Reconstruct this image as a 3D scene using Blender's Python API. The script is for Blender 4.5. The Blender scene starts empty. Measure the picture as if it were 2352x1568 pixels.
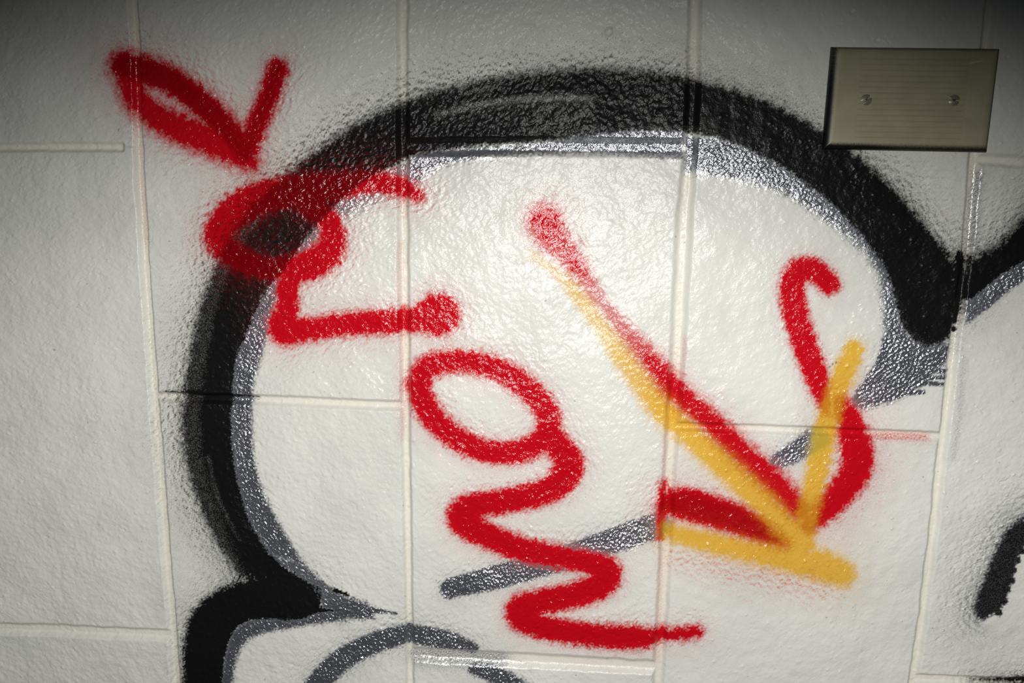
import bpy, math
import numpy as np
from mathutils import Matrix, Vector

# ------------------------------------------------------------------ camera, light, exposure
MM = 0.001
SC = bpy.context.scene
COL = SC.collection
# wall frame in millimetres: X right, Z up, wall face at Y = 0, room on the -Y side
F_PX, W_PX, H_PX = 1850.507, 2352, 1568
CAM_P = (324.112, -603.425, -36.947)
CAM_R = np.array([[0.9973378, -0.0178768, 0.0706946],
                  [0.0300529, 0.9840869, -0.1751279],
                  [-0.0664389, 0.1767863, 0.9820043]])      # rows: right, down, forward on (x, -z, y)
right = Vector((CAM_R[0, 0], CAM_R[0, 2], -CAM_R[0, 1]))
down = Vector((CAM_R[1, 0], CAM_R[1, 2], -CAM_R[1, 1]))
fwd = Vector((CAM_R[2, 0], CAM_R[2, 2], -CAM_R[2, 1]))
BASE_Z = 1400.0                                            # height of the wall frame's origin above the ground


def world(x, y, z):
    return Vector((x * MM, y * MM, (z + BASE_Z) * MM))


cam_d = bpy.data.cameras.new('camera')
cam_d.sensor_width = 36.0
cam_d.lens = F_PX * 36.0 / W_PX
cam_d.clip_start = 0.02
cam = bpy.data.objects.new('camera', cam_d)
COL.objects.link(cam)
m = Matrix.Identity(4)
for i in range(3):
    m[i][0], m[i][1], m[i][2] = right[i], -down[i], -fwd[i]
m.translation = world(*CAM_P)
cam.matrix_world = m
SC.camera = cam

wd = bpy.data.worlds.new('world')
SC.world = wd
wd.use_nodes = True
bg = wd.node_tree.nodes['Background']
bg.inputs[0].default_value = (0.80, 0.92, 1.0, 1)
bg.inputs[1].default_value = 0.012

LIGHT_P, LIGHT_AIM = (343.0, -671.9, -59.8), (266.0, 0.0, -649.2)
ld = bpy.data.lights.new('hand_lamp', 'SPOT')
ld.spot_size = 2 * 1.061
ld.spot_blend = 0.642
ld.shadow_soft_size = 0.012
ld.energy = 20.8
ld.color = (1.0, 0.992, 0.965)
lamp = bpy.data.objects.new('hand_lamp', ld)
COL.objects.link(lamp)
lamp.location = world(*LIGHT_P)
lamp.rotation_euler = (world(*LIGHT_AIM) - world(*LIGHT_P)).to_track_quat('-Z', 'Y').to_euler()

vs = SC.view_settings
vs.view_transform = 'Standard'
vs.look = 'None'
vs.gamma = 1.0
vs.use_curve_mapping = False
vs.exposure = 0.0

# ------------------------------------------------------------------ photo pixel <-> wall millimetre
_t = -CAM_R @ np.array([CAM_P[0], -CAM_P[2], CAM_P[1]])
_H = np.array([[F_PX, 0, W_PX / 2], [0, F_PX, H_PX / 2], [0, 0, 1.0]]) @ \
    np.column_stack([CAM_R[:, 0], -CAM_R[:, 1], _t])
_HI = np.linalg.inv(_H)


def to_wall(u, v):
    q = _HI @ np.array([np.asarray(u, float), np.asarray(v, float), np.ones_like(np.asarray(u, float))])
    return q[0] / q[2], q[1] / q[2]


def to_trace(x, z):
    a = _H[0, 0] * x + _H[0, 1] * z + _H[0, 2]
    b = _H[1, 0] * x + _H[1, 1] * z + _H[1, 2]
    c = _H[2, 0] * x + _H[2, 1] * z + _H[2, 2]
    return a / c, b / c


def sstep(a, b, x):
    t = np.clip((x - a) / (b - a), 0, 1)
    return t * t * (3 - 2 * t)


# ------------------------------------------------------------------ node helpers and materials
def mat_new(name):
    mt = bpy.data.materials.new(name)
    mt.use_nodes = True
    return mt, mt.node_tree.nodes, mt.node_tree.links, mt.node_tree.nodes['Principled BSDF']


class G:
    """small wrapper to chain shader nodes"""

    def __init__(self, mt):
        self.n, self.l = mt.node_tree.nodes, mt.node_tree.links

    def put(self, sock, v):
        if hasattr(v, 'is_output'):
            self.l.new(v, sock)
        elif isinstance(v, (tuple, list)) and len(v) == 3 and sock.type == 'RGBA':
            sock.default_value = (*v, 1)
        else:
            sock.default_value = v

    def math(self, op, a, b=None, c=None, clamp=False):
        nd = self.n.new('ShaderNodeMath')
        nd.operation = op
        nd.use_clamp = clamp
        for i, v in enumerate((a, b, c)):
            if v is not None:
                self.put(nd.inputs[i], v)
        return nd.outputs[0]

    def mix(self, f, a, b):
        nd = self.n.new('ShaderNodeMix')
        nd.data_type = 'RGBA'
        self.put(nd.inputs[0], f)
        self.put(nd.inputs[6], a)
        self.put(nd.inputs[7], b)
        return nd.outputs[2]

    def mixf(self, f, a, b):
        nd = self.n.new('ShaderNodeMix')
        self.put(nd.inputs[0], f)
        self.put(nd.inputs[2], a)
        self.put(nd.inputs[3], b)
        return nd.outputs[0]

    def step(self, x, lo, hi, a=0.0, b=1.0):
        nd = self.n.new('ShaderNodeMapRange')
        nd.interpolation_type = 'SMOOTHSTEP'
        for i, v in enumerate((x, lo, hi, a, b)):
            self.put(nd.inputs[i], v)
        return nd.outputs[0]

    def noise(self, vec, scale, detail=2.0, rough=0.5, off=None):
        if off is not None:
            mp = self.n.new('ShaderNodeVectorMath')
            mp.operation = 'ADD'
            self.put(mp.inputs[0], vec)
            mp.inputs[1].default_value = off
            vec = mp.outputs[0]
        nd = self.n.new('ShaderNodeTexNoise')
        self.put(nd.inputs['Vector'], vec)
        nd.inputs['Scale'].default_value = scale
        nd.inputs['Detail'].default_value = detail
        nd.inputs['Roughness'].default_value = rough
        return nd.outputs['Fac']

    def attr(self, name):
        nd = self.n.new('ShaderNodeAttribute')
        nd.attribute_name = name
        return nd


def wall_material():
    mt, N, L, P = mat_new('painted_masonry')
    g = G(mt)
    geo = N.new('ShaderNodeNewGeometry')
    pos = geo.outputs['Position']
    paint = g.attr('paint')
    sep = N.new('ShaderNodeSeparateColor')
    L.new(paint.outputs['Color'], sep.inputs[0])
    red, yel, blk = sep.outputs[0], sep.outputs[1], sep.outputs[2]
    sil = paint.outputs['Alpha']
    joint = g.attr('joint').outputs['Fac']
    thick = g.attr('thick').outputs['Fac']

    def cover(d, off, amt=1.0, scale=900.0):
        n = g.noise(pos, scale, 3.0, 0.6, off)
        tr = g.math('MULTIPLY', g.math('MULTIPLY', d, g.math('SUBTRACT', 1.0, d, clamp=True)), 4.0 * amt)
        v = g.math('MULTIPLY_ADD', tr, g.math('SUBTRACT', n, 0.5), d)
        return g.math('MULTIPLY', g.math('SUBTRACT', v, 0.02), 1.10, clamp=True)

    c_sil = cover(sil, (3, 1, 7), 0.9, 700)
    c_blk = cover(blk, (9, 4, 2), 1.25, 1050)
    c_red = cover(red, (1, 8, 3), 0.8, 900)
    c_yel = cover(yel, (5, 5, 5), 0.6, 800)
    c_yel = g.math('MULTIPLY', c_yel, g.mixf(c_red, 1.0, yel))      # thin yellow mist hardly shows on red
    # cream house paint with faint patches and a yellower tone where it pooled in the joints
    big = g.noise(pos, 14.0, 3.0, 0.55)
    cream = g.mix(g.step(big, 0.3, 0.7), (0.690, 0.690, 0.648), (0.755, 0.752, 0.706))
    cream = g.mix(g.math('MULTIPLY', joint, 0.45), cream, (0.790, 0.745, 0.610))
    specks = g.step(g.noise(pos, 260.0, 1.0, 0.4, (7, 7, 7)), 0.77, 0.80)
    cream = g.mix(g.math('MULTIPLY', specks, 0.5), cream, (0.20, 0.17, 0.12))
    col = g.mix(c_sil, cream, (0.400, 0.412, 0.455))
    col = g.mix(c_blk, col, (0.0075, 0.0072, 0.0075))
    redcol = g.mix(thick, (0.600, 0.0035, 0.012), (0.330, 0.0010, 0.0045))
    redcol = g.mix(g.math('MULTIPLY', c_blk, 0.80), redcol, (0.085, 0.0004, 0.0012))
    col = g.mix(c_red, col, redcol)
    yc = g.mix(g.math('MULTIPLY', c_red, 0.62), (0.760, 0.430, 0.022), (0.50, 0.10, 0.012))
    yc = g.mix(g.math('MULTIPLY', c_sil, 0.55), yc, (0.36, 0.33, 0.03))
    col = g.mix(g.math('MULTIPLY', c_yel, 0.94), col, yc)
    L.new(col, P.inputs['Base Color'])
    topc = g.math('ADD', c_red, c_yel, clamp=True)
    bare = g.math('MULTIPLY', g.math('SUBTRACT', 1.0, topc, clamp=True), g.math('SUBTRACT', 1.0, c_blk, clamp=True))
    silv = g.math('MULTIPLY', c_sil, bare)
    L.new(g.math('MULTIPLY', silv, 0.86), P.inputs['Metallic'])
    r = g.mixf(c_sil, 0.30, 0.23)
    r = g.mixf(c_blk, r, 0.30)
    r = g.mixf(topc, r, 0.14)
    L.new(r, P.inputs['Roughness'])
    s = g.mixf(c_blk, 0.27, 0.16)
    s = g.mixf(topc, s, 0.48)
    L.new(s, P.inputs['Specular IOR Level'])
    # fine paint texture
    h1 = g.noise(pos, 520.0, 2.0, 0.5, (2, 2, 2))
    h2 = g.noise(pos, 1150.0, 2.0, 0.5, (4, 1, 6))
    h = g.math('ADD', g.math('MULTIPLY', h2, 0.62), g.math('MULTIPLY', h1, 0.50))
    # tiny dried droplets that catch the lamp
    vo = N.new('ShaderNodeTexVoronoi')
    L.new(pos, vo.inputs['Vector'])
    vo.inputs['Scale'].default_value = 330.0
    vc = N.new('ShaderNodeSeparateColor')
    L.new(vo.outputs['Color'], vc.inputs[0])
    rad = g.math('MULTIPLY_ADD', vc.outputs[1], 0.14, 0.10)
    dome = g.step(g.math('DIVIDE', vo.outputs['Distance'], rad), 1.0, 0.0)
    keep = g.step(vc.outputs[0], g.mixf(topc, 0.72, 0.50), g.mixf(topc, 0.74, 0.52))
    h = g.math('MULTIPLY_ADD', g.math('MULTIPLY', dome, keep), g.mixf(topc, 0.45, 0.60), h)
    bp = N.new('ShaderNodeBump')
    bp.inputs['Distance'].default_value = 0.00062
    L.new(g.mixf(topc, g.mixf(c_sil, 0.40, 1.0), 0.62), bp.inputs['Strength'])
    L.new(h, bp.inputs['Height'])
    L.new(bp.outputs[0], P.inputs['Normal'])
    return mt


def plate_material():
    mt, N, L, P = mat_new('beige_plastic')
    g = G(mt)
    pos = N.new('ShaderNodeNewGeometry').outputs['Position']
    paint = g.attr('paint')
    sep = N.new('ShaderNodeSeparateColor')
    L.new(paint.outputs['Color'], sep.inputs[0])
    blk = sep.outputs[2]
    n = g.noise(pos, 1500.0, 3.0, 0.6)
    tr = g.math('MULTIPLY', g.math('MULTIPLY', blk, g.math('SUBTRACT', 1.0, blk, clamp=True)), 2.4)
    cb = g.step(g.math('MULTIPLY_ADD', tr, g.math('SUBTRACT', n, 0.5), blk), 0.1, 0.9)
    stain = g.noise(pos, 60.0, 4.0, 0.6, (3, 3, 3))
    c = g.mix(g.step(stain, 0.3, 0.75), (0.310, 0.290, 0.188), (0.365, 0.340, 0.225))
    c = g.mix(g.math('MULTIPLY', g.attr('groove').outputs['Fac'], 0.30), c, (0.20, 0.15, 0.09))
    c = g.mix(paint.outputs['Alpha'], c, (0.85, 0.82, 0.70))
    c = g.mix(cb, c, (0.006, 0.006, 0.006))
    L.new(c, P.inputs['Base Color'])
    P.inputs['Roughness'].default_value = 0.38
    P.inputs['Specular IOR Level'].default_value = 0.4
    return mt


def screw_material():
    mt, N, L, P = mat_new('dull_steel')
    g = G(mt)
    pos = N.new('ShaderNodeNewGeometry').outputs['Position']
    n = g.noise(pos, 700.0, 3.0, 0.6)
    c = g.mix(g.math('MULTIPLY', g.attr('groove').outputs['Fac'], 0.9),
              g.mix(n, (0.19, 0.185, 0.145), (0.26, 0.25, 0.20)), (0.03, 0.025, 0.02))
    L.new(c, P.inputs['Base Color'])
    P.inputs['Metallic'].default_value = 0.35
    P.inputs['Roughness'].default_value = 0.38
    return mt


M_WALL, M_PLATE, M_SCREW = wall_material(), plate_material(), screw_material()

# ------------------------------------------------------------------ the masonry pattern, traced joint by joint
VJ = {  # vertical (bed) joints: trace points, half width in mm at those points
    0: [(305, 0, 4.3), (311, 130, 4.3), (320, 400, 4.6), (335, 650, 4.6), (352, 900, 4.8), (364, 1045, 4.8),
        (377, 1230, 4.8), (392, 1400, 4.8), (403, 1568, 4.8)],
    1: [(924, 0, 4.8), (924, 200, 4.6), (925, 340, 5.0), (926, 600, 5.0), (930, 850, 4.8), (932, 1045, 4.4),
        (937, 1300, 4.0), (941, 1568, 4.0)],
    2: [(1597, 0, 5.2), (1592, 200, 5.6), (1586, 340, 5.4), (1572, 500, 6.8), (1562, 700, 6.6), (1552, 900, 6.4),
        (1546, 960, 6.2), (1537, 1100, 5.8), (1527, 1300, 5.6), (1512, 1568, 5.4)],
    3: [(2277, 0, 4.6), (2272, 60, 4.6), (2240, 366, 5.0), (2222, 580, 4.8), (2197, 757, 4.2), (2181, 900, 4.4),
        (2163, 1045, 4.2), (2147, 1200, 4.0), (2123, 1400, 4.2), (2098, 1568, 4.2)],
}
HJ = {  # horizontal (head) joints: column -> traced joints
    0: [[(0, 338, 4.0), (150, 337, 4.0), (285, 338, 4.0)], [(0, 1443, 6.0), (190, 1450, 6.0), (370, 1459, 5.6)]],
    1: [[(373, 911, 4.6), (640, 920, 4.8), (920, 932, 4.8)]],
    2: [[(940, 337, 7.0), (1200, 336, 7.4), (1565, 340, 7.4)], [(957, 1503, 7.0), (1150, 1514, 7.4), (1490, 1532, 6.8)]],
    3: [[(1570, 980, 4.0), (1860, 990, 4.2), (2150, 1003, 4.4)]],
    4: [[(2272, 366, 4.8), (2352, 372, 4.8)], [(2110, 1560, 5.0), (2352, 1570, 5.0)]],
}
C8 = 203.2
VC = {}
for k, pts in VJ.items():
    a = np.array(pts, float)
    x, z = to_wall(a[:, 0], a[:, 1])
    o = np.argsort(z)
    VC[k] = (z[o], x[o], a[o, 2])
HC = {}
for c, lst in HJ.items():
    HC[c] = []
    for pts in lst:
        a = np.array(pts, float)
        x, z = to_wall(a[:, 0], a[:, 1])
        HC[c].append((x, z, a[:, 2]))


def vjoint(k, z):
    if k in VC:
        zz, xx, hw = VC[k]
        return np.interp(z, zz, xx), np.interp(z, zz, hw)
    if k < 0:
        return np.interp(z, VC[0][0], VC[0][1]) + C8 * k, np.full_like(z, 4.8)
    return np.interp(z, VC[3][0], VC[3][1]) + C8 * (k - 3), np.full_like(z, 4.8)


def hjoints(c, x):
    """list of (row key, centre line z, half width) for a column, extended past the traced part"""
    src = HC.get(c) or (HC[2] if c % 2 == 0 else HC[1])
    base = []
    for xs, zs, hw in src:
        if c in HC:
            base.append((np.interp(x, xs, zs), np.interp(x, xs, hw)))
        else:
            base.append((np.full_like(x, zs.mean()), np.full_like(x, 4.8)))
    up, lo = base[0], base[-1]
    out = [(up[0] + 2 * C8, np.full_like(x, 4.8)), *base, (lo[0] - 2 * C8, np.full_like(x, 4.8))]
    if len(base) == 1:
        out = [(up[0] + 4 * C8, np.full_like(x, 4.8))] + out
    return out


class Field:
    """a regular sampling of the wall face"""

    def __init__(self, x0, x1, z0, z1, s, seed):
        self.s = s
        self.nx, self.nz = int((x1 - x0) / s) + 1, int((z1 - z0) / s) + 1
        self.x = x0 + np.arange(self.nx) * s
        self.z = z0 + np.arange(self.nz) * s
        self.X, self.Z = np.meshgrid(self.x, self.z)
        self.U, self.V = to_trace(self.X, self.Z)
        self.rng = np.random.default_rng(seed)

    def band(self, lam, width=0.5):
        """unit noise whose features are about lam millimetres across"""
        lam = max(lam, 2.4 * self.s)
        py, px = self.nz + 32, self.nx + 32
        w = self.rng.standard_normal((py, px)).astype(np.float32)
        fy = np.fft.fftfreq(py, self.s)[:, None]
        fx = np.fft.rfftfreq(px, self.s)[None, :]
        f = np.sqrt(fx * fx + fy * fy) * lam + 1e-6
        n = np.fft.irfft2(np.fft.rfft2(w) * np.exp(-(np.log(f) / width) ** 2), s=(py, px))[:self.nz, :self.nx]
        return (n / n.std()).astype(np.float32)

    def layout(self):
        X, Z = self.X, self.Z
        wob = self.band(26.0) * 0.16 + self.band(7.0) * 0.05
        self.col = np.zeros(X.shape, int)
        self.mort = np.full(X.shape, -1)              # joint id, -1 on a block
        groove = np.zeros(X.shape)
        dv = np.full(X.shape, 1e3)
        for k in range(-2, 7):
            jx, hw = vjoint(k, Z)
            self.col += (X > jx)
            d = (np.abs(X - jx) + wob) / hw
            groove = np.maximum(groove, 1 - sstep(0.30, 1.10, d))
            self.mort[d < 0.72] = 100 + k
            dv = np.minimum(dv, np.abs(X - jx) - hw)
        self.col -= 2
        self.row = np.zeros(X.shape, int)
        for c in np.unique(self.col):
            mk = self.col == c
            xs, zs, wb = X[mk], Z[mk], wob[mk]
            row = np.zeros(xs.shape, int)
            gr, mo = groove[mk], self.mort[mk]
            for i, (hz, hw) in enumerate(hjoints(c, xs)):
                row += (zs < hz)
                d = (np.abs(zs - hz) + wb) / hw
                gg = 1 - sstep(0.30, 1.10, d)
                if c == 0 and i == 1:                 # this head joint stops short of the bed joint
                    gg = gg * sstep(*[float(q) for q in (to_wall(287, 338)[0], to_wall(276, 338)[0])], xs)
                gr = np.maximum(gr, gg * 0.92)
                mo[(d < 0.72) & (mo < 0)] = 1000 + 10 * (c + 5) + i
            groove[mk], self.mort[mk], self.row[mk] = gr, mo, row
        self.groove = groove

    def relief(self, fine=True):
        h = self.band(70.0) * 0.35 + self.band(16.0) * 0.10
        if fine:
            fr = self.band(6.5) * 0.080 + self.band(3.6) * 0.040 + self.band(2.2) * 0.052
            # crumbly texture: strongest on the coarse block at the top centre and left of the arch
            am = np.full(self.X.shape, 0.85)
            am[(self.col == 2) & (self.row == 1)] = 1.30
            am[(self.col == 3)] = 0.55
            am[(self.col == 4)] = 0.70
            am[(self.col == 1)] = 1.0
            am = am + 0.45 * np.exp(-((self.U - 780) / 330) ** 2 - ((self.V - 330) / 260) ** 2) \
                + 0.6 * np.exp(-((self.U - 2080) / 150) ** 2 - ((self.V - 430) / 130) ** 2)
            cr = self.band(8.0)
            crease = np.maximum(0, 0.35 - np.abs(cr)) / 0.35
            gate = sstep(0.9, 1.9, self.band(22.0) + 0.9 * (am - 0.85))
            fr = fr * am - crease * gate * 0.45
            # blisters standing proud of the paint
            bl = self.band(4.2)
            fr = fr + np.maximum(0, bl - 1.7) * 0.42 * sstep(-0.3, 0.8, self.band(40.0))
            for (u, v, r, dep) in PITS:
                x, z = to_wall(u, v)
                d = np.hypot(self.X - x, self.Z - z) / r
                fr = fr - dep * (1 - sstep(0.35, 1.0, d)) + abs(dep) * 0.22 * np.exp(-((d - 1.15) / 0.22) ** 2)
            self.fine = fr
        else:
            self.fine = np.zeros(self.X.shape)
        return h, self.fine


PITS = [(1398, 72, 3.6, 1.5), (1240, 26, 1.8, .7), (1957, 28, 2.0, .6), (376, 396, 2.6, .45), (2014, 93, 1.8, .8),
        (1095, 52, 1.8, .6), (2052, 1105, 1.2, .6), (2312, 131, 1.5, .6), (1038, 1119, 1.5, .5), (985, 1127, 1.7, -.3),
        (660, 40, 2.5, -.5), (1700, 90, 1.6, .5), (245, 45, 4.0, -.6), (1055, 545, 1.4, .4), (1085, 624, 1.0, .5),
        (148, 996, 1.0, .5), (2238, 930, 1.2, -.4), (1480, 330, 1.4, .3), (2085, 740, 1.6, -.4), (905, 95, 3.0, -.5),
        (1370, 1118, 2.0, -.4), (1440, 1130, 2.2, -.4), (1795, 1430, 1.0, .5), (1300, 15, 1.4, .6), (1440, 100, 2.2, .5)]

# ------------------------------------------------------------------ graffiti: every mark as traced strokes
# stroke = ([(u, v, radius), ...], edge softness, overspray strength, overspray reach)
# band   = (outer edge, inner edge, outer softness, inner softness, overspray strength, reach, density)


def catmull(pts, step=9.0):
    p = np.array(pts, float)
    if len(p) < 3:
        q = p
    else:
        e = np.vstack([2 * p[0] - p[1], p, 2 * p[-1] - p[-2]])
        out = []
        for i in range(len(p) - 1):
            a, b, c, d = e[i:i + 4]
            n = max(2, int(np.hypot(*(c - b)[:2]) / step))
            t = np.linspace(0, 1, n, endpoint=False)[:, None]
            out.append(0.5 * (2 * b + (c - a) * t + (2 * a - 5 * b + 4 * c - d) * t ** 2 + (3 * b - a - 3 * c + d) * t ** 3))
        q = np.vstack(out + [p[-1:]])
    return q


def stroke_sd(F, pts, reach):
    q = catmull(pts)
    sd = np.full(F.X.shape, 1e3, np.float32)
    for a, b in zip(q[:-1], q[1:]):
        rm = max(a[2], b[2]) + reach
        us, vs_ = (min(a[0], b[0]) - rm, max(a[0], b[0]) + rm), (min(a[1], b[1]) - rm, max(a[1], b[1]) + rm)
        cx, cz = to_wall(np.array([us[0], us[1], us[0], us[1]]), np.array([vs_[0], vs_[0], vs_[1], vs_[1]]))
        i0, i1 = np.searchsorted(F.x, (cx.min(), cx.max()))
        j0, j1 = np.searchsorted(F.z, (cz.min(), cz.max()))
        if i1 <= i0 or j1 <= j0:
            continue
        U, V = F.U[j0:j1, i0:i1], F.V[j0:j1, i0:i1]
        dx, dy = b[0] - a[0], b[1] - a[1]
        t = np.clip(((U - a[0]) * dx + (V - a[1]) * dy) / (dx * dx + dy * dy + 1e-9), 0, 1)
        d = np.hypot(U - a[0] - t * dx, V - a[1] - t * dy) - (a[2] + t * (b[2] - a[2]))
        np.minimum(sd[j0:j1, i0:i1], d, out=sd[j0:j1, i0:i1])
    return sd


def line_dist(F, q, j0, j1, i0, i1):
    U, V = F.U[j0:j1, i0:i1], F.V[j0:j1, i0:i1]
    d = np.full(U.shape, 1e6, np.float32)
    for a, b in zip(q[:-1], q[1:]):
        dx, dy = b[0] - a[0], b[1] - a[1]
        t = np.clip(((U - a[0]) * dx + (V - a[1]) * dy) / (dx * dx + dy * dy + 1e-9), 0, 1)
        np.minimum(d, (U - a[0] - t * dx) ** 2 + (V - a[1] - t * dy) ** 2, out=d)
    return np.sqrt(d)


def band_sd(F, outer, inner, reach):
    """signed distance to the closed outline outer + reversed inner; also which edge is nearer"""
    qo, qi = catmull([(a, b, 0) for a, b in outer], 30)[:, :2], catmull([(a, b, 0) for a, b in inner], 30)[:, :2]
    poly = np.vstack([qo, qi[::-1], qo[:1]])
    lo, hi = poly.min(0) - reach, poly.max(0) + reach
    cx, cz = to_wall(np.array([lo[0], hi[0], lo[0], hi[0]]), np.array([lo[1], lo[1], hi[1], hi[1]]))
    i0, i1 = np.searchsorted(F.x, (cx.min(), cx.max()))
    j0, j1 = np.searchsorted(F.z, (cz.min(), cz.max()))
    sd = np.full(F.X.shape, 1e3, np.float32)
    near = np.zeros(F.X.shape, np.float32)
    if i1 <= i0 or j1 <= j0:
        return sd, near
    U, V = F.U[j0:j1, i0:i1], F.V[j0:j1, i0:i1]
    ins = np.zeros(U.shape, bool)
    for a, b in zip(poly[:-1], poly[1:]):
        if a[1] == b[1]:
            continue
        hit = ((V >= min(a[1], b[1])) & (V < max(a[1], b[1])))
        ins ^= hit & (U < a[0] + (V - a[1]) / (b[1] - a[1]) * (b[0] - a[0]))
    do, di = line_dist(F, qo, j0, j1, i0, i1), line_dist(F, qi, j0, j1, i0, i1)
    ends = np.minimum(line_dist(F, np.array([qo[0], qi[0]]), j0, j1, i0, i1),
                      line_dist(F, np.array([qo[-1], qi[-1]]), j0, j1, i0, i1))
    d = np.minimum(np.minimum(do, di), ends)
    sd[j0:j1, i0:i1] = np.where(ins, -d, d)
    near[j0:j1, i0:i1] = do / (do + di + 1e-6)          # 0 at the outer edge, 1 at the inner edge
    return sd, near


ARCH_O = [(547, 1330), (510, 1275), (480, 1222), (440, 1128), (417, 1045), (410, 973), (414, 915), (423, 850), (443, 743),
          (467, 663), (495, 595), (535, 520), (590, 455), (660, 395), (730, 340), (800, 290), (870, 255), (940, 222),
          (1030, 195), (1150, 172), (1300, 158), (1420, 158), (1530, 165), (1620, 185), (1710, 208), (1800, 245),
          (1880, 292), (1960, 345), (2030, 405), (2095, 470), (2150, 540), (2202, 605), (2206, 690)]
ARCH_I = [(735, 1352), (667, 1312), (610, 1258), (567, 1178), (543, 1080), (533, 1000), (535, 900), (547, 817), (577, 743),
          (612, 667), (650, 620), (690, 566), (735, 500), (790, 455), (850, 405), (900, 383), (935, 362), (980, 350),
          (1060, 338), (1150, 332), (1290, 322), (1420, 306), (1520, 302), (1600, 308), (1680, 330), (1760, 365),
          (1840, 415), (1920, 480), (1990, 555), (2035, 620), (2055, 690), (2075, 760), (2130, 800), (2180, 780)]
CORE_O = [(575, 1330), (545, 1265), (515, 1200), (482, 1110), (468, 1045), (464, 973), (468, 900), (480, 820), (500, 720),
          (530, 630), (565, 560), (610, 500), (680, 440), (760, 370), (840, 315), (920, 270)]
CORE_I = [(735, 1352), (667, 1312), (610, 1258), (567, 1178), (543, 1080), (533, 1000), (535, 900), (547, 817), (577, 743),
          (612, 667), (650, 620), (700, 556), (760, 485), (830, 420), (900, 383), (935, 362)]

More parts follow.
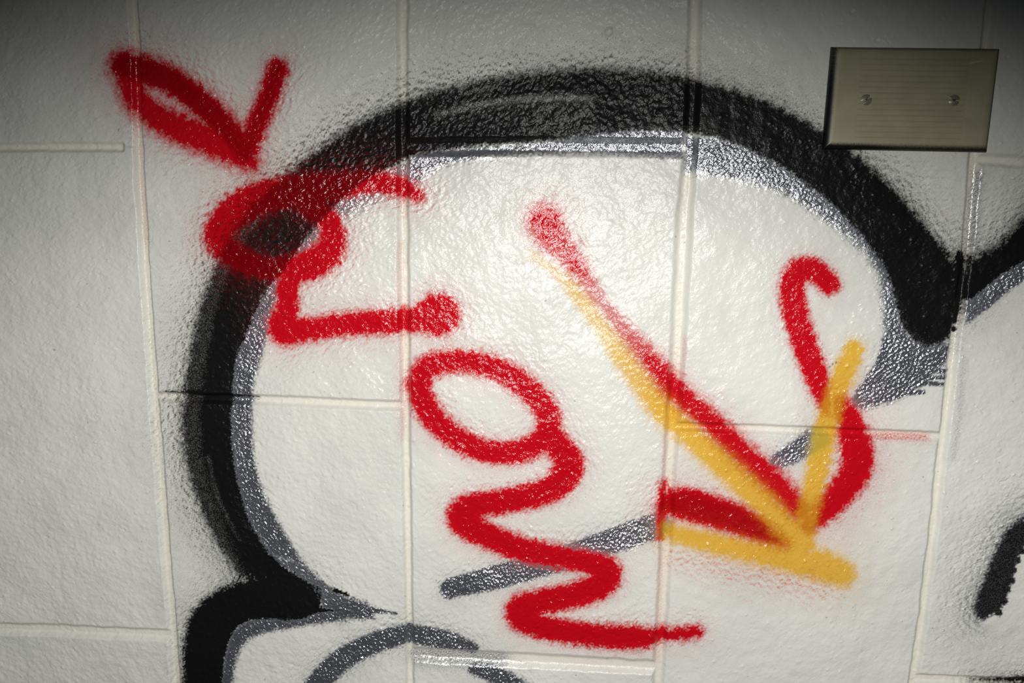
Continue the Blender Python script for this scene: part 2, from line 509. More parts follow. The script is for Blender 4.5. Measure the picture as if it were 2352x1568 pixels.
MARKS = [
    # ---- silver, the first coat
    dict(name='graffiti_shading', pig='silver', cat='graffiti',
         label='silver-grey shading band running inside the left and upper edge of the big black arch',
         items=[('band', [(575, 1262), (540, 1175), (525, 1090), (515, 1000), (520, 900), (535, 817), (560, 743), (600, 660), (640, 610)],
                 [(700, 1298), (627, 1178), (597, 1112), (583, 1045), (578, 975), (580, 893), (605, 800), (625, 725), (645, 665), (665, 625)],
                 4, 8, .25, 22, 1.0),
                ('band', [(575, 1262), (660, 1310), (715, 1350), (740, 1392), (730, 1420)],
                 [(700, 1296), (745, 1338), (790, 1368), (845, 1385), (860, 1420)], 4, 8, .2, 20, 1.0),
                ('s', [(850, 1400, 9), (880, 1404, 4), (910, 1409, 2)], 3, 0, 10),
                ('band', [(660, 600), (700, 545), (750, 480), (810, 430), (870, 400), (935, 370)],
                 [(700, 610), (725, 560), (780, 505), (830, 475), (885, 445), (930, 425)], 6, 26, .30, 40, .85),
                ('band', [(935, 365), (1000, 345), (1200, 330), (1420, 300), (1570, 300)],
                 [(940, 440), (985, 400), (1060, 368), (1300, 352), (1570, 362)], 6, 10, .10, 20, .9)]),
    dict(name='graffiti_shading', pig='silver', cat='graffiti',
         label='silver-grey shading with dripping edge inside the right end of the big black arch',
         items=[('band', [(1575, 312), (1680, 326), (1760, 360), (1840, 410), (1920, 470), (1990, 545), (2035, 610), (2060, 690), (2085, 770), (2182, 785)],
                 [(1575, 392), (1700, 412), (1800, 442), (1868, 485), (1935, 533), (2001, 600), (2026, 667), (2031, 733), (2028, 800), (2010, 838)],
                 5, 16, .22, 30, .95),
                ('band', [(2028, 770), (2010, 835), (1968, 893), (1950, 940)],
                 [(2182, 790), (2178, 825), (2090, 905), (1985, 940)], 4, 8, .15, 18, 1.0),
                ('s', [(2120, 850, 8), (2150, 852, 5), (2178, 852, 5)], 2, 0, 8),
                ('s', [(2100, 868, 8), (2140, 868, 5), (2176, 866, 5)], 2, 0, 8),
                ('s', [(2085, 885, 9), (2130, 880, 5), (2170, 884, 4)], 2, 0, 8),
                ('s', [(2060, 900, 9), (2100, 902, 5), (2122, 901, 5)], 2, 0, 8)]),
    dict(name='graffiti_stroke', pig='silver', cat='graffiti',
         label='slanting silver-grey stroke crossed by the red zigzag, low in the middle',
         items=[('s', [(1034, 1352, 23), (1150, 1322, 27), (1300, 1280, 28), (1400, 1245, 28), (1500, 1210, 30), (1512, 1207, 30)], 5, .16, 18)]),
    dict(name='graffiti_stroke', pig='silver', cat='graffiti',
         label='short silver-grey smear between the red diagonal and the yellow upright, below a head joint',
         items=[('s', [(1782, 1062, 16), (1830, 1036, 24), (1880, 1008, 26)], 6, .2, 16)]),
    dict(name='graffiti_stroke', pig='silver', cat='graffiti',
         label='silver-grey curved stroke arching over the bottom edge beside the zigzag foot',
         items=[('s', [(660, 1680, 26), (715, 1590, 26), (770, 1527, 26), (835, 1487, 25), (900, 1464, 24), (960, 1458, 22), (1025, 1470, 22), (1085, 1490, 14)], 6, .2, 22),
                ('s', [(1090, 1535, 14), (1140, 1550, 20), (1195, 1585, 22), (1250, 1650, 22)], 6, .18, 18)]),
    dict(name='graffiti_shading', pig='silver', cat='graffiti',
         label='silver-grey band lining the black curve at the bottom left corner of the drawing',
         items=[('band', [(480, 1760), (500, 1620), (512, 1520), (532, 1455), (573, 1422), (633, 1415), (700, 1410), (760, 1395)],
                 [(530, 1760), (532, 1620), (538, 1540), (556, 1482), (590, 1458), (640, 1446), (717, 1433), (800, 1425)], 4, 8, .2, 20, 1.0)]),
    dict(name='graffiti_shading', pig='silver', cat='graffiti',
         label='silver-grey wedge right of the last vertical joint, under the black corner',
         items=[('band', [(2216, 700), (2245, 672), (2301, 628), (2360, 590), (2480, 530), (2640, 470), (2760, 440)],
                 [(2221, 742), (2278, 702), (2320, 668), (2360, 640), (2480, 590), (2640, 530), (2760, 480)], 4, 6, .30, 60, 1.0)]),
    dict(name='graffiti_stroke', pig='silver', cat='graffiti', dark=.90,
         label='dark grey glossy stroke with a beaded edge, low at the right border',
         items=[('band', [(2252, 1424), (2236, 1398), (2258, 1335), (2280, 1276), (2310, 1218), (2352, 1186), (2420, 1165), (2520, 1180), (2600, 1230)],
                 [(2262, 1424), (2301, 1397), (2320, 1355), (2332, 1300), (2352, 1256), (2392, 1235), (2440, 1228), (2500, 1240), (2560, 1275)], 9, 4, .30, 40, 1.0),
                *[('s', [(u, v, q), (u + 3, v + 2, q)], 2, 0, 6) for u, v, q in ((2292, 1404, 9), (2303, 1378, 10), (2312, 1352, 8), (2320, 1331, 9), (2325, 1306, 8), (2334, 1284, 8), (2345, 1263, 9))]]),
    # ---- black outline
    dict(name='graffiti_outline', pig='black', cat='graffiti',
         label='thick black spray-painted arch with a soft sooty upper edge',
         items=[('band', ARCH_O, ARCH_I, 16, 7, .44, 46, .90), ('band', CORE_O, CORE_I, 15, 6, 0, 10, .80),
                ('s', [(700, 430, 40), (800, 355, 38), (900, 300, 34), (1000, 258, 26), (1150, 214, 26), (1300, 196, 28), (1420, 196, 30),
                       (1530, 208, 30), (1620, 235, 34)], 26, 0, 10),
                ('s', [(930, 332, 22), (1050, 312, 26), (1250, 282, 26), (1450, 264, 22), (1560, 262, 24), (1610, 255, 30), (1700, 270, 42), (1800, 320, 48), (1900, 385, 54),
                       (1990, 465, 60), (2065, 560, 62), (2120, 640, 66), (2140, 720, 56)], 18, 0, 10),
                ('s', [(2207, 585, 12), (2204, 660, 14), (2196, 735, 10)], 4, 0, 8),
                ('s', [(770, 1356, 6), (800, 1366, 3)], 2, 0, 6), ('s', [(725, 1400, 7), (765, 1402, 3)], 2, 0, 6),
                ('s', [(380, 899, 1.5), (450, 902, 4), (540, 908, 6), (590, 913, 2)], 5, 0, 8)]),
    dict(name='graffiti_outline', pig='black', cat='graffiti',
         label='black curved outline at the bottom left, under the foot of the black arch',
         items=[('band', [(400, 1760), (412, 1640), (416, 1568), (418, 1470), (437, 1405), (493, 1354), (560, 1330), (660, 1318), (742, 1356)],
                 [(490, 1760), (505, 1640), (512, 1568), (518, 1512), (535, 1455), (573, 1425), (640, 1423), (690, 1424), (738, 1402)], 12, 4, .25, 26, .96)]),
    dict(name='graffiti_outline', pig='black', cat='graffiti',
         label='black outline corner right of the last vertical joint, fading upwards',
         items=[('band', [(2210, 590), (2268, 566), (2310, 530), (2360, 478), (2480, 390), (2640, 320), (2770, 300)],
                 [(2212, 690), (2240, 682), (2300, 634), (2360, 596), (2480, 536), (2640, 476), (2770, 430)], 30, 4, .40, 40, 1.0)]),
    dict(name='graffiti_outline', pig='black', cat='graffiti',
         label='sliver of black paint along the head joint in the bottom right corner',
         items=[('s', [(2240, 1565, 3), (2300, 1566, 8), (2352, 1565, 14), (2460, 1570, 20), (2600, 1580, 14), (2680, 1584, 4)], 8, .3, 26)]),
    # ---- red
    dict(name='graffiti_letter', pig='red', cat='graffiti',
         label='red spray-painted tick mark with a doubled long arm, top left across the first vertical joint',
         items=[('s', [(285, 150, 36), (345, 166, 36), (400, 190, 34), (467, 242, 34), (530, 305, 32), (562, 350, 30)], 15, .30, 36, 1.0),
                ('s', [(292, 165, 32), (312, 225, 34), (350, 260, 33), (408, 292, 37), (490, 326, 38), (558, 356, 34), (580, 380, 16)], 18, .26, 32, .25),
                ('s', [(638, 158, 24), (620, 215, 25), (590, 285, 26), (568, 340, 28)], 12, .22, 28, .9)]),
    dict(name='graffiti_letter', pig='red', cat='graffiti',
         label='red looped letter over the black arch, its foot ending in a round dot',
         items=[('s', [(960, 448, 14), (915, 428, 22), (850, 418, 24), (760, 430, 30), (660, 440, 34), (580, 462, 38), (525, 500, 36), (503, 548, 32), (545, 590, 26),
                       (620, 618, 22), (700, 612, 34), (752, 580, 34), (764, 535, 28), (745, 495, 24), (700, 466, 24)], 11, .28, 34, .3),
                ('s', [(690, 610, 26), (664, 650, 24), (660, 710, 26), (655, 752, 38), (700, 757, 26), (800, 744, 25), (900, 738, 26), (960, 732, 28), (1004, 722, 46), (1012, 724, 42)], 10, .25, 32, .25)]),
    dict(name='graffiti_letter', pig='red', cat='graffiti',
         label='red tilted oval ring running on into a zigzag tail that ends near the bottom',
         items=[('s', [(958, 885, 27), (985, 842, 26), (1060, 830, 24), (1150, 852, 25), (1225, 905, 26), (1262, 965, 26), (1240, 1015, 26), (1185, 1038, 25),
                       (1110, 1034, 25), (1040, 1000, 25), (985, 945, 27), (958, 885, 27)], 10, .22, 28, .3),
                ('s', [(1255, 985, 24), (1285, 1028, 30), (1306, 1068, 34), (1285, 1108, 31), (1235, 1134, 28), (1150, 1152, 27), (1085, 1164, 30), (1062, 1186, 35),
                       (1090, 1216, 30), (1184, 1256, 27), (1280, 1278, 25), (1351, 1292, 25), (1392, 1314, 34), (1375, 1345, 31), (1317, 1368, 28),
                       (1240, 1384, 29), (1200, 1406, 38), (1230, 1434, 28), (1300, 1450, 26), (1380, 1460, 26), (1450, 1464, 26), (1492, 1464, 20), (1530, 1458, 13), (1572, 1454, 14), (1602, 1450, 12)], 10, .20, 28, .35)]),
    dict(name='graffiti_letter', pig='red', cat='graffiti',
         label='red V made of a long diagonal from a speckled dot and a hooked right arm',
         items=[('s', [(1252, 508, 38), (1268, 540, 34), (1310, 590, 24), (1380, 690, 17), (1440, 765, 20), (1500, 835, 24), (1540, 888, 28), (1572, 918, 26), (1625, 962, 26), (1700, 1038, 28),
                       (1780, 1112, 30), (1836, 1172, 26)], 15, .24, 30, .2),
                ('s', [(1905, 652, 22), (1872, 622, 25), (1836, 622, 27), (1820, 655, 27), (1826, 715, 27), (1850, 795, 26), (1874, 862, 25), (1890, 915, 16), (1898, 945, 6)], 9, .16, 24, .15),
                ('s', [(1934, 926, 18), (1952, 970, 30), (1968, 1030, 36), (1966, 1080, 36), (1935, 1128, 32), (1898, 1168, 28), (1860, 1205, 18)], 11, .28, 46, .25)]),
    dict(name='graffiti_stroke', pig='red', cat='graffiti',
         label='short thick red bar just above the yellow base stroke, starting at the third vertical joint',
         items=[('s', [(1528, 1165, 22), (1570, 1156, 36), (1640, 1176, 36), (1705, 1198, 34), (1765, 1228, 24), (1800, 1246, 14)], 11, .26, 40, .8),
                ('s', [(1524, 1110, 5), (1520, 1180, 10), (1518, 1235, 6)], 8, .2, 14, 0)]),
    # ---- yellow
    dict(name='graffiti_letter', pig='yellow', cat='graffiti',
         label='yellow arrow of a diagonal, an upright and a base stroke meeting at the lower right',
         items=[('s', [(1228, 590, 12), (1290, 635, 15), (1345, 700, 19), (1400, 775, 23), (1465, 865, 25), (1525, 942, 26), (1590, 1002, 25), (1670, 1075, 28), (1750, 1150, 29), (1815, 1225, 32), (1840, 1255, 32)], 14, .20, 26),
                ('s', [(1535, 1222, 18), (1620, 1243, 22), (1720, 1265, 24), (1810, 1282, 30), (1890, 1300, 34), (1935, 1318, 28)], 14, .24, 44),
                ('s', [(1962, 800, 17), (1944, 845, 22), (1922, 900, 22), (1904, 960, 24), (1888, 1030, 24), (1874, 1100, 22), (1855, 1180, 24), (1840, 1240, 28)], 10, .16, 22)]),
]
PIG = {'red': 0, 'yellow': 1, 'black': 2, 'silver': 3}


def paint_field(F):
    """spray all marks on a field; returns pigment densities, red thickness and the mark on top"""
    shp = F.X.shape
    dens = [np.zeros(shp, np.float32) for _ in range(4)]
    thick = np.zeros(shp, np.float32)
    top = np.full(shp, -1, np.int16)
    n1, n2 = F.band(3.0), F.band(9.0)
    fz, fx = np.gradient(F.fine, F.s)
    grain = F.band(2.0)
    for mi, mk in enumerate(MARKS):
        for it in mk['items']:
            th = 0.0
            if it[0] == 's':
                pts, soft, ov, reach = it[1:5]
                th = it[5] if len(it) > 5 else 0.0
                grow = 5.5 if soft > 6 and mk['pig'] in ('red', 'yellow') else 0.0
                pts = [(a, b, c + grow) for a, b, c in pts]
                base = stroke_sd(F, pts, soft + 4.2 * reach * (ov > 0) + 8)
                sd = base
                soft = soft * (1.45 if soft > 6 else 1.0)
                so = soft
                amp = 1.0
            else:
                _, oe, ie, s0, s1, ov, reach, amp = it
                base, near = band_sd(F, oe, ie, s0 + s1 + 4.2 * reach)
                sd = base
                so = s0 + (s1 - s0) * sstep(0.3, 0.7, near)
                ovm = 1 - sstep(0.35, 0.75, near)
                ov = ov * np.clip(ovm, 0.18, 1)
            use = base < 900
            js, is_ = np.where(use.any(1))[0], np.where(use.any(0))[0]
            if len(js) == 0:
                continue
            sl = (slice(js[0], js[-1] + 1), slice(is_[0], is_[-1] + 1))
            sd, so_ = sd[sl], so[sl] if isinstance(so, np.ndarray) else so
            ov_ = ov[sl] if isinstance(ov, np.ndarray) else ov
            ok = use[sl]
            gz, gx = np.gradient(np.where(ok, sd, 200.0), F.s)
            gl = np.hypot(gz, gx) + 1e-3
            face = np.clip((fx[sl] * gx + fz[sl] * gz) / gl * 5.0, -1, 1.6)   # slopes turned to the nozzle catch paint
            e = sd + n1[sl] * np.minimum(2.6, 0.22 * so_ + 0.6) + n2[sl] * np.minimum(2.4, 0.14 * so_)
            d = amp * sstep(1.0, -1.0, e / so_ - 0.15 * face)
            gate = np.clip(0.70 + 0.9 * face + 0.25 * grain[sl], 0, 2.2)
            halo = ov_ * (1.25 * np.exp(-np.maximum(sd, 0) / reach) * gate + 0.40 * np.exp(-np.maximum(sd, 0) / (2.0 * reach)) * np.clip(face - 0.1, 0, 1.5))
            d = np.where(ok, np.maximum(d, np.clip(halo, 0, 0.75) * (sd > -so_)), 0)
            ch = dens[PIG[mk['pig']]]
            ch[sl] = 1 - (1 - ch[sl]) * (1 - d * 0.999) if mk['pig'] == 'black' else np.maximum(ch[sl], d)
            if mk['pig'] == 'red':
                core = sstep(0.2, -1.6, sd / 18.0)
                thick[sl] = np.where(ok, np.maximum(thick[sl], th * core), thick[sl])
            if mk.get('dark'):
                dens[2][sl] = np.maximum(dens[2][sl], d * mk['dark'])
            top[sl] = np.where(ok & (sd < -0.5) & (amp > 0.3), mi, top[sl])
    # thin patches where the diagonal was sprayed from further away
    for (u, v, r, k) in ((1385, 690, 80, .34), (1455, 770, 70, .16), (1290, 560, 40, .12)):
        dens[0] -= (k * np.exp(-((F.U - u) ** 2 + (F.V - v) ** 2) / r ** 2) * (dens[0] > 0)).astype(np.float32)
    for (u, v, r, k) in ((1250, 605, 90, .50), (1370, 740, 90, .35), (1460, 860, 80, .15)):
        dens[1] -= (k * np.exp(-((F.U - u) ** 2 + (F.V - v) ** 2) / r ** 2) * (dens[1] > 0)).astype(np.float32)
    # pale gap between the two black passes, and soot scattered above the arch
    gap = stroke_sd(F, [(1000, 262, 3), (1120, 236, 4), (1250, 224, 4), (1360, 226, 2)], 30)
    dens[2] -= 0.16 * np.exp(-np.maximum(gap, 0) / 6) * (gap < 900)
    gap = stroke_sd(F, [(480, 1050, 2), (498, 1130, 3), (525, 1190, 3), (552, 1240, 2)], 30)
    dens[2] -= 0.07 * np.exp(-np.maximum(gap, 0) / 5) * (gap < 900)
    # faint red mist along the first vertical joint and dried silver on the low head joint
    up = np.clip(0.25 - 5.0 * fz, 0, 1.8)              # ledges turned up towards the nozzle
    for pts, ch, k, rr in (([(1560, 1285, 6), (1700, 1310, 14), (1830, 1335, 16), (1900, 1345, 8)], 0, .66, 36), ([(1990, 1110, 4), (1960, 1190, 6), (1930, 1240, 4)], 0, .35, 40)):
        g_ = stroke_sd(F, pts, 190)
        dens[ch] = np.maximum(dens[ch], np.clip(k * np.exp(-np.maximum(g_, 0) / rr) * (g_ < 900) * up, 0, .6).astype(np.float32))
    for pts, ch, k, rr in (([(1985, 1004, 6), (2060, 1004, 4), (2130, 1006, 2)], 0, .55, 8), ([(2250, 400, 4), (2242, 470, 5), (2235, 560, 4)], 3, .55, 9), ([(318, 300, 4), (322, 420, 4), (330, 560, 3)], 0, .16, 8), ([(955, 1508, 8), (1060, 1513, 10), (1150, 1518, 8)], 3, .50, 14),
                           ([(1528, 1000, 2), (1524, 1100, 3), (1518, 1300, 3), (1512, 1450, 4), (1508, 1520, 3)], 0, .24, 7),
                           ([(918, 560, 2), (916, 700, 3), (918, 830, 4), (922, 960, 6), (918, 1010, 2)], 0, .20, 7),
                           ([(2215, 830, 3), (2205, 950, 3), (2190, 1050, 2)], 3, .18, 8), ([(1568, 860, 3), (1575, 780, 1)], 0, .25, 8)):
        g_ = stroke_sd(F, pts, 50)
        dens[ch] = np.maximum(dens[ch], (k * np.exp(-np.maximum(g_, 0) / rr) * (g_ < 900) * np.clip(0.8 + 0.35 * grain, 0, 2)).astype(np.float32))
    # a fly-speck squiggle of dried black drops beside the yellow upright
    for (u, v, r) in ((1905, 842, 2), (1912, 836, 2), (1920, 832, 2.4), (1930, 833, 2), (1938, 838, 2.2), (1944, 845, 3.4), (1938, 852, 2), (1926, 851, 1.6), (2196, 757, 7)):
        g_ = np.hypot(F.U - u, F.V - v) - r
        dens[2] = np.maximum(dens[2], sstep(1.5, -1.5, g_).astype(np.float32))
    return [np.clip(d, 0, 1) for d in dens], thick, top


# ------------------------------------------------------------------ mesh building
def quads_of(nz, nx, sel):
    """vertex indices of the selected cells (sel: (nz-1, nx-1) bool)"""
    j, i = np.nonzero(sel)
    a = j * nx + i
    return np.column_stack([a, a + 1, a + nx + 1, a + nx])      # faces the room (-Y)


def mesh_object(name, parts, mat, parent, skirt=None, off=0.0):
    """parts: list of (Field, selected cells). One mesh with the paint attributes; skirt: depth of the sides in mm"""
    vs_, ns_, qs_, at, jt, tk = [], [], [], [], [], []
    base = 0
    for F, sel in parts:
        q = quads_of(F.nz, F.nx, sel)
        if len(q) == 0:
            continue
        ids, inv = np.unique(q, return_inverse=True)
        q = inv.reshape(-1, 4)
        y = F.Y.ravel()[ids] - off
        v = np.column_stack([F.X.ravel()[ids], y, F.Z.ravel()[ids]])
        n = F.N.reshape(-1, 3)[ids]
        pa = F.paint.reshape(-1, 4)[ids]
        jo, tc = F.groove.ravel()[ids], F.thick.ravel()[ids]
        if skirt:
            e = np.vstack([q[:, [0, 1]], q[:, [1, 2]], q[:, [2, 3]], q[:, [3, 0]]])
            key = np.sort(e, 1)
            code = key[:, 0].astype(np.int64) * len(ids) + key[:, 1]
            _, first, cnt = np.unique(code, return_index=True, return_counts=True)
            e = e[first[cnt == 1]]
            bv, binv = np.unique(e, return_inverse=True)
            binv = binv.reshape(-1, 2)
            back = v[bv].copy()
            back[:, 1] = skirt
            sq = np.column_stack([e[:, 1], e[:, 0], len(v) + binv[:, 0], len(v) + binv[:, 1]])
            v = np.vstack([v, back])
            n = np.vstack([n, n[bv]])
            pa = np.vstack([pa, np.zeros((len(bv), 4))])
            jo, tc = np.append(jo, np.zeros(len(bv))), np.append(tc, np.zeros(len(bv)))
            q = np.vstack([q, sq])
        vs_.append(v); ns_.append(n); qs_.append(q + base); at.append(pa); jt.append(jo); tk.append(tc)
        base += len(v)
    if not vs_:
        return None
    v, n, q, pa = np.vstack(vs_), np.vstack(ns_), np.vstack(qs_), np.vstack(at)
    piv = np.array([v[:, 0].mean(), 0.0, v[:, 2].mean()])
    me = bpy.data.meshes.new(name)
    me.vertices.add(len(v))
    me.vertices.foreach_set('co', ((v - piv) * MM).astype(np.float32).ravel())
    me.loops.add(q.size)
    me.loops.foreach_set('vertex_index', q.astype(np.int32).ravel())
    me.polygons.add(len(q))
    me.polygons.foreach_set('loop_start', (np.arange(len(q)) * 4).astype(np.int32))
    me.polygons.foreach_set('use_smooth', np.ones(len(q), bool))
    me.update(calc_edges=True)
    a = me.attributes.new('paint', 'FLOAT_COLOR', 'POINT')
    a.data.foreach_set('color', pa.astype(np.float32).ravel())
    for nm, arr in (('joint', jt), ('thick', tk)):
        a = me.attributes.new(nm, 'FLOAT', 'POINT')
        a.data.foreach_set('value', np.concatenate(arr).astype(np.float32))
    me.normals_split_custom_set_from_vertices(n.astype(np.float32))
    me.materials.append(mat)
    o = bpy.data.objects.new(name, me)
    COL.objects.link(o)
    loc = world(piv[0], 0, piv[2])
    o.location = loc if parent is None else loc - parent.location
    if parent is not None:
        o.parent = parent
    return o


def prepare(F, fine):
    F.layout()
    big, small = F.relief(fine)
    g = F.groove
    off = np.zeros(F.X.shape)
    for c in np.unique(F.col):
        for r in np.unique(F.row):
            k = (F.col == c) & (F.row == r)
            rr = np.random.default_rng(1000 + 37 * int(c) + 7 * int(r))
            off[k] = rr.uniform(-.35, .35) + rr.uniform(-.002, .002) * (F.X[k] - 300) + rr.uniform(-.002, .002) * (F.Z[k] + 150)
    rim = np.minimum(np.minimum(F.X - F.X.min(), F.X.max() - F.X), np.minimum(F.Z - F.Z.min(), F.Z.max() - F.Z))
    fade = sstep(2, 26, rim) if fine else 1.0           # the relief runs out into the plain wall around
    big, small = big * fade, small * fade
    lip = np.exp(-((g - 0.06) / 0.10) ** 2) * (g > 0.005)
    h = big * (1 - 0.5 * g) + small * (1 - 0.15 * g) + off * (1 - g) - 4.2 * g + 0.10 * lip
    F.Y = -h
    hz, hx = np.gradient(h, F.s)
    n = np.dstack([-hx, -np.ones_like(h), -hz])
    F.N = (n / np.linalg.norm(n, axis=2, keepdims=True)).astype(np.float32)
    d, F.thick, F.top = paint_field(F)
    F.paint = np.dstack(d).astype(np.float32)
    if fine:                                          # the silver dried in small beads
        sil = d[3] * (1 - d[2]) * (1 - d[0]) * (1 - d[1])
        h = h + sil * (F.band(3.2) * 0.205 + F.band(2.1) * 0.075)
        # dried droplets: many in the wet red and yellow, few elsewhere
        wet = np.maximum(d[0], d[1])
        rng = np.random.default_rng(77)
        jj, ii = rng.integers(4, F.nz - 4, 16000), rng.integers(4, F.nx - 4, 16000)
        ok = rng.random(16000) < np.where(wet[jj, ii] > .6, 0.75, np.where(d[2][jj, ii] > .6, .22, .10))
        w = np.arange(-3, 4)
        wx, wz = np.meshgrid(w, w)
        for j, i in zip(jj[ok], ii[ok]):
            ra, hh = rng.uniform(.9, 1.5), rng.uniform(.28, .60)
            q = ((wx + rng.uniform(-.5, .5)) ** 2 + (wz + rng.uniform(-.5, .5)) ** 2) * F.s ** 2 / ra ** 2
            h[j - 3:j + 4, i - 3:i + 4] += hh * np.exp(-q * 1.6)
        F.Y = -h
        hz, hx = np.gradient(h, F.s)
        n = np.dstack([-hx, -np.ones_like(h), -hz])
        F.N = (n / np.linalg.norm(n, axis=2, keepdims=True)).astype(np.float32)


FX0, FX1, FZ0, FZ1 = -190.0, 722.0, -492.0, 128.0
FINE = Field(FX0, FX1, FZ0, FZ1, 0.80, 11)
prepare(FINE, True)
COARSE = Field(-620.0, 1180.0, -900.0, 560.0, 4.5, 12)
prepare(COARSE, False)


def cells(F, arr):
    return arr[:-1, :-1]


cc_x, cc_z = COARSE.X[:-1, :-1] + 2.25, COARSE.Z[:-1, :-1] + 2.25
outer = ~((cc_x > FX0 + 2) & (cc_x < FX1 - 3) & (cc_z > FZ0 + 2) & (cc_z < FZ1 - 3))

wall = bpy.data.objects.new('wall_back', None)
COL.objects.link(wall)
wall.location = world(300, 0, -150)
wall['kind'] = 'structure'
wall['label'] = 'cream-painted concrete block wall with recessed joints'

fm, cm = cells(FINE, FINE.mort), cells(COARSE, COARSE.mort)
fk = cells(FINE, FINE.col) * 100 + cells(FINE, FINE.row)
ck = cells(COARSE, COARSE.col) * 100 + cells(COARSE, COARSE.row)
for k in np.union1d(np.unique(fk[fm < 0]), np.unique(ck[(cm < 0) & outer])):
    mesh_object('concrete_block', [(FINE, (fk == k) & (fm < 0)), (COARSE, (ck == k) & (cm < 0) & outer)], M_WALL, wall, skirt=90.0)
for k in np.union1d(np.unique(fm[fm >= 0]), np.unique(cm[(cm >= 0) & outer])):
    mesh_object('mortar_joint', [(FINE, fm == k), (COARSE, (cm == k) & outer)], M_WALL, wall, skirt=90.0)

# the sprayed marks lie on the wall as thin films of paint
ft = cells(FINE, FINE.top)
ct = cells(COARSE, COARSE.top)
for mi, mk in enumerate(MARKS):
    o = mesh_object(mk['name'], [(FINE, ft == mi), (COARSE, (ct == mi) & outer)], M_WALL, None, off=0.09)
    if o is None:
        continue
    o['label'] = mk['label']
    o['category'] = mk['cat']

# ------------------------------------------------------------------ blank cover plate
pc = np.array([to_wall(u, v) for u, v in ((1905, 108), (2290, 113), (2268, 350), (1891, 343))])
# the plate's front edge stands 2 mm proud, so the traced corners are pulled towards the camera foot
foot = np.array([CAM_P[0], CAM_P[2]])
pc = foot + (pc - foot) * (603.4 - 1.5) / 603.4
ctr = pc.mean(0)
ux = ((pc[1] - pc[0]) + (pc[2] - pc[3])) / 2
uz = ((pc[0] - pc[3]) + (pc[1] - pc[2])) / 2
PW, PH = np.hypot(*ux), np.hypot(*uz)
ang = math.atan2(ux[1], ux[0])


def patch(name, hgt, size, spacing, mat, parent, loc, rotz=0.0, keep=None, groove=None, paint=None, back=0.0, radius=None):
    """a solid whose front is the height function hgt(x, z) over a rectangle, or a disc when radius is given"""
    if radius is None:
        nx, nz = int(size[0] / spacing) + 1, int(size[1] / spacing) + 1
        X, Z = np.meshgrid(np.linspace(-size[0] / 2, size[0] / 2, nx), np.linspace(-size[1] / 2, size[1] / 2, nz))
        q = quads_of(nz, nx, np.ones((nz - 1, nx - 1), bool))
    else:
        nr, na = int(radius / spacing), 48
        R_, A_ = np.meshgrid(np.linspace(0.02, radius, nr), np.linspace(0, 2 * np.pi, na, endpoint=False))
        X, Z = R_ * np.cos(A_), R_ * np.sin(A_)
        j, i = np.meshgrid(np.arange(na), np.arange(nr - 1), indexing='ij')
        j, i = j.ravel(), i.ravel()
        j2 = (j + 1) % na
        q = np.column_stack([j * nr + i, j * nr + i + 1, j2 * nr + i + 1, j2 * nr + i])
    x, z = X.ravel(), Z.ravel()
    y = -hgt(x, z)
    v = np.column_stack([x, y, z])
    e = np.vstack([q[:, [0, 1]], q[:, [1, 2]], q[:, [2, 3]], q[:, [3, 0]]])
    key = np.sort(e, 1)
    code = key[:, 0].astype(np.int64) * len(v) + key[:, 1]
    _, first, cnt = np.unique(code, return_index=True, return_counts=True)
    e = e[first[cnt == 1]]
    if radius is not None:
        e = e[np.hypot(*v[e[:, 0]][:, [0, 2]].T) > radius * .5]
    bv, binv = np.unique(e, return_inverse=True)
    binv = binv.reshape(-1, 2)
    b = v[bv].copy()
    b[:, 1] = back
    n0 = len(v)
    front = v[bv].copy()
    sq = np.column_stack([n0 + binv[:, 1], n0 + binv[:, 0], n0 + len(bv) + binv[:, 0], n0 + len(bv) + binv[:, 1]])
    v = np.vstack([v, front, b])
    me = bpy.data.meshes.new(name)
    fl = [tuple(r) for r in np.vstack([q, sq]).tolist()]
    me.from_pydata((v * MM).tolist(), [], fl)
    me.polygons.foreach_set('use_smooth', np.ones(len(fl), bool))
    for nm, fn in (('groove', groove),):
        a = me.attributes.new(nm, 'FLOAT', 'POINT')
        a.data.foreach_set('value', (fn(v[:, 0], v[:, 2]) if fn else np.zeros(len(v))).astype(np.float32))
    a = me.attributes.new('paint', 'FLOAT_COLOR', 'POINT')
    a.data.foreach_set('color', (paint(v) if paint else np.zeros((len(v), 4))).astype(np.float32).ravel())
    me.materials.append(mat)
    o = bpy.data.objects.new(name, me)
    COL.objects.link(o)
    o.parent = parent
    o.location = Vector(loc) * MM
    o.rotation_euler = (0, -rotz, 0)
    return o


plate = bpy.data.objects.new('cover_plate', None)
COL.objects.link(plate)
plate.location = world(ctr[0], -0.3, ctr[1])
plate.rotation_euler = (0, -ang, 0)
plate['label'] = 'beige plastic blank electrical cover plate with two slotted screws, upper right'
plate['category'] = 'cover plate'
RIBS = np.linspace(0.385, -0.375, 15)


def p_inside(x, z):
    return np.minimum(np.minimum(PW / 2 - np.abs(x), 1e9), PH / 2 - np.abs(z))


def rib(x, z):
    g = np.zeros_like(x)
    for r in RIBS:
        g = np.maximum(g, np.exp(-((z - r * PH) / 0.42) ** 2))
    return g * ((x > -0.315 * PW) & (x < 0.325 * PW))


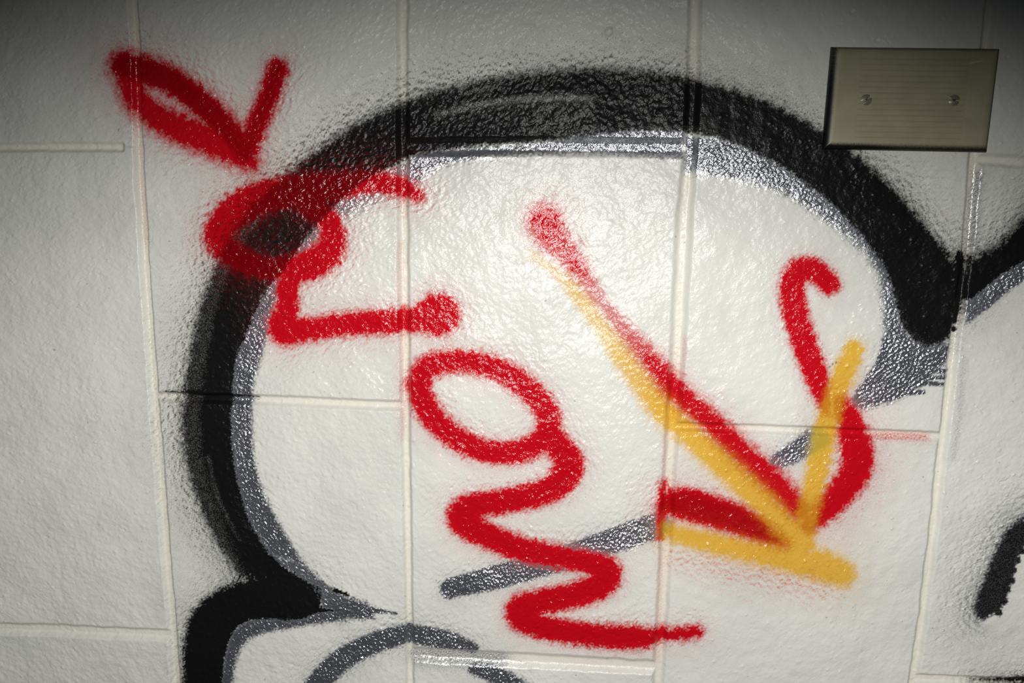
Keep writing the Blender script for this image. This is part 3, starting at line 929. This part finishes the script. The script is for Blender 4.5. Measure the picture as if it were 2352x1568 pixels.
def p_hgt(x, z):
    w = 6.5
    a = np.clip((PW / 2 - np.abs(x)) / w, 0, 1)
    b = np.clip((PH / 2 - np.abs(z)) / w, 0, 1)
    prof = lambda t: np.sqrt(np.maximum(0, 1 - (1 - t) ** 2))
    panel = sstep(0, 0.5, np.minimum(np.minimum(x + 0.325 * PW, 0.335 * PW - x), np.minimum(z + .42 * PH, .42 * PH - z)))
    return 1.7 + 4.0 * np.minimum(prof(a), prof(b)) - 0.16 * rib(x, z) - 0.06 * panel


def p_paint_shade(v):
    x, z = v[:, 0], v[:, 2]
    lf = sstep(6.5, 1.6, x + PW / 2) * (0.75 + 0.25 * sstep(PH * .5, -PH * .2, z))
    bt = sstep(6.8, 1.2, z + PH / 2) * (0.80 + 0.2 * sstep(0, -PW * .3, x))
    top_shade = sstep(3.5, .3, PH / 2 - z) * .6  # shade on the top bevel, painted in with the overspray black
    rt = sstep(4.0, .3, PW / 2 - x) * .75
    d = np.clip(np.maximum(np.maximum(lf, bt), np.maximum(top_shade, rt)), 0, 1)
    out = np.zeros((len(v), 4))
    out[:, 2] = d
    # pale scratch near the top right corner
    a, b = np.array([.325 * PW, .355 * PH]), np.array([.39 * PW, .375 * PH])
    t = np.clip(((x - a[0]) * (b[0] - a[0]) + (z - a[1]) * (b[1] - a[1])) / ((b - a) ** 2).sum(), 0, 1)
    out[:, 3] = np.exp(-(np.hypot(x - a[0] - t * (b[0] - a[0]), z - a[1] - t * (b[1] - a[1])) / .35) ** 2) * .4
    return out


face = patch('plate_face', p_hgt, (PW, PH), 0.5, M_PLATE, plate, (0, 0, 0), groove=rib, paint=p_paint_shade, back=0.0)
face['label'] = 'ribbed beige plate face with black overspray on its left and lower bevels'
for (u, v, a) in ((1990, 229, 36), (2192, 230, -6)):
    sx, sz = to_wall(u, v)
    p = foot + (np.array([sx, sz]) - foot) * (603.4 - 6) / 603.4 - ctr
    ca, sa = math.cos(-ang), math.sin(-ang)
    lx, lz = p[0] * ca - p[1] * sa, p[0] * sa + p[1] * ca
    slot = lambda x, z: sstep(0.62, 0.38, np.abs(z))
    dome = lambda x, z: 1.15 - 0.062 * (x * x + z * z) - 0.85 * sstep(0.66, 0.40, np.abs(z))
    s = patch('screw', dome, None, 0.16, M_SCREW, plate, (lx, -5.35, lz), rotz=math.radians(a), groove=slot, back=0.6, radius=3.75)
    s['label'] = 'slotted steel screw head'
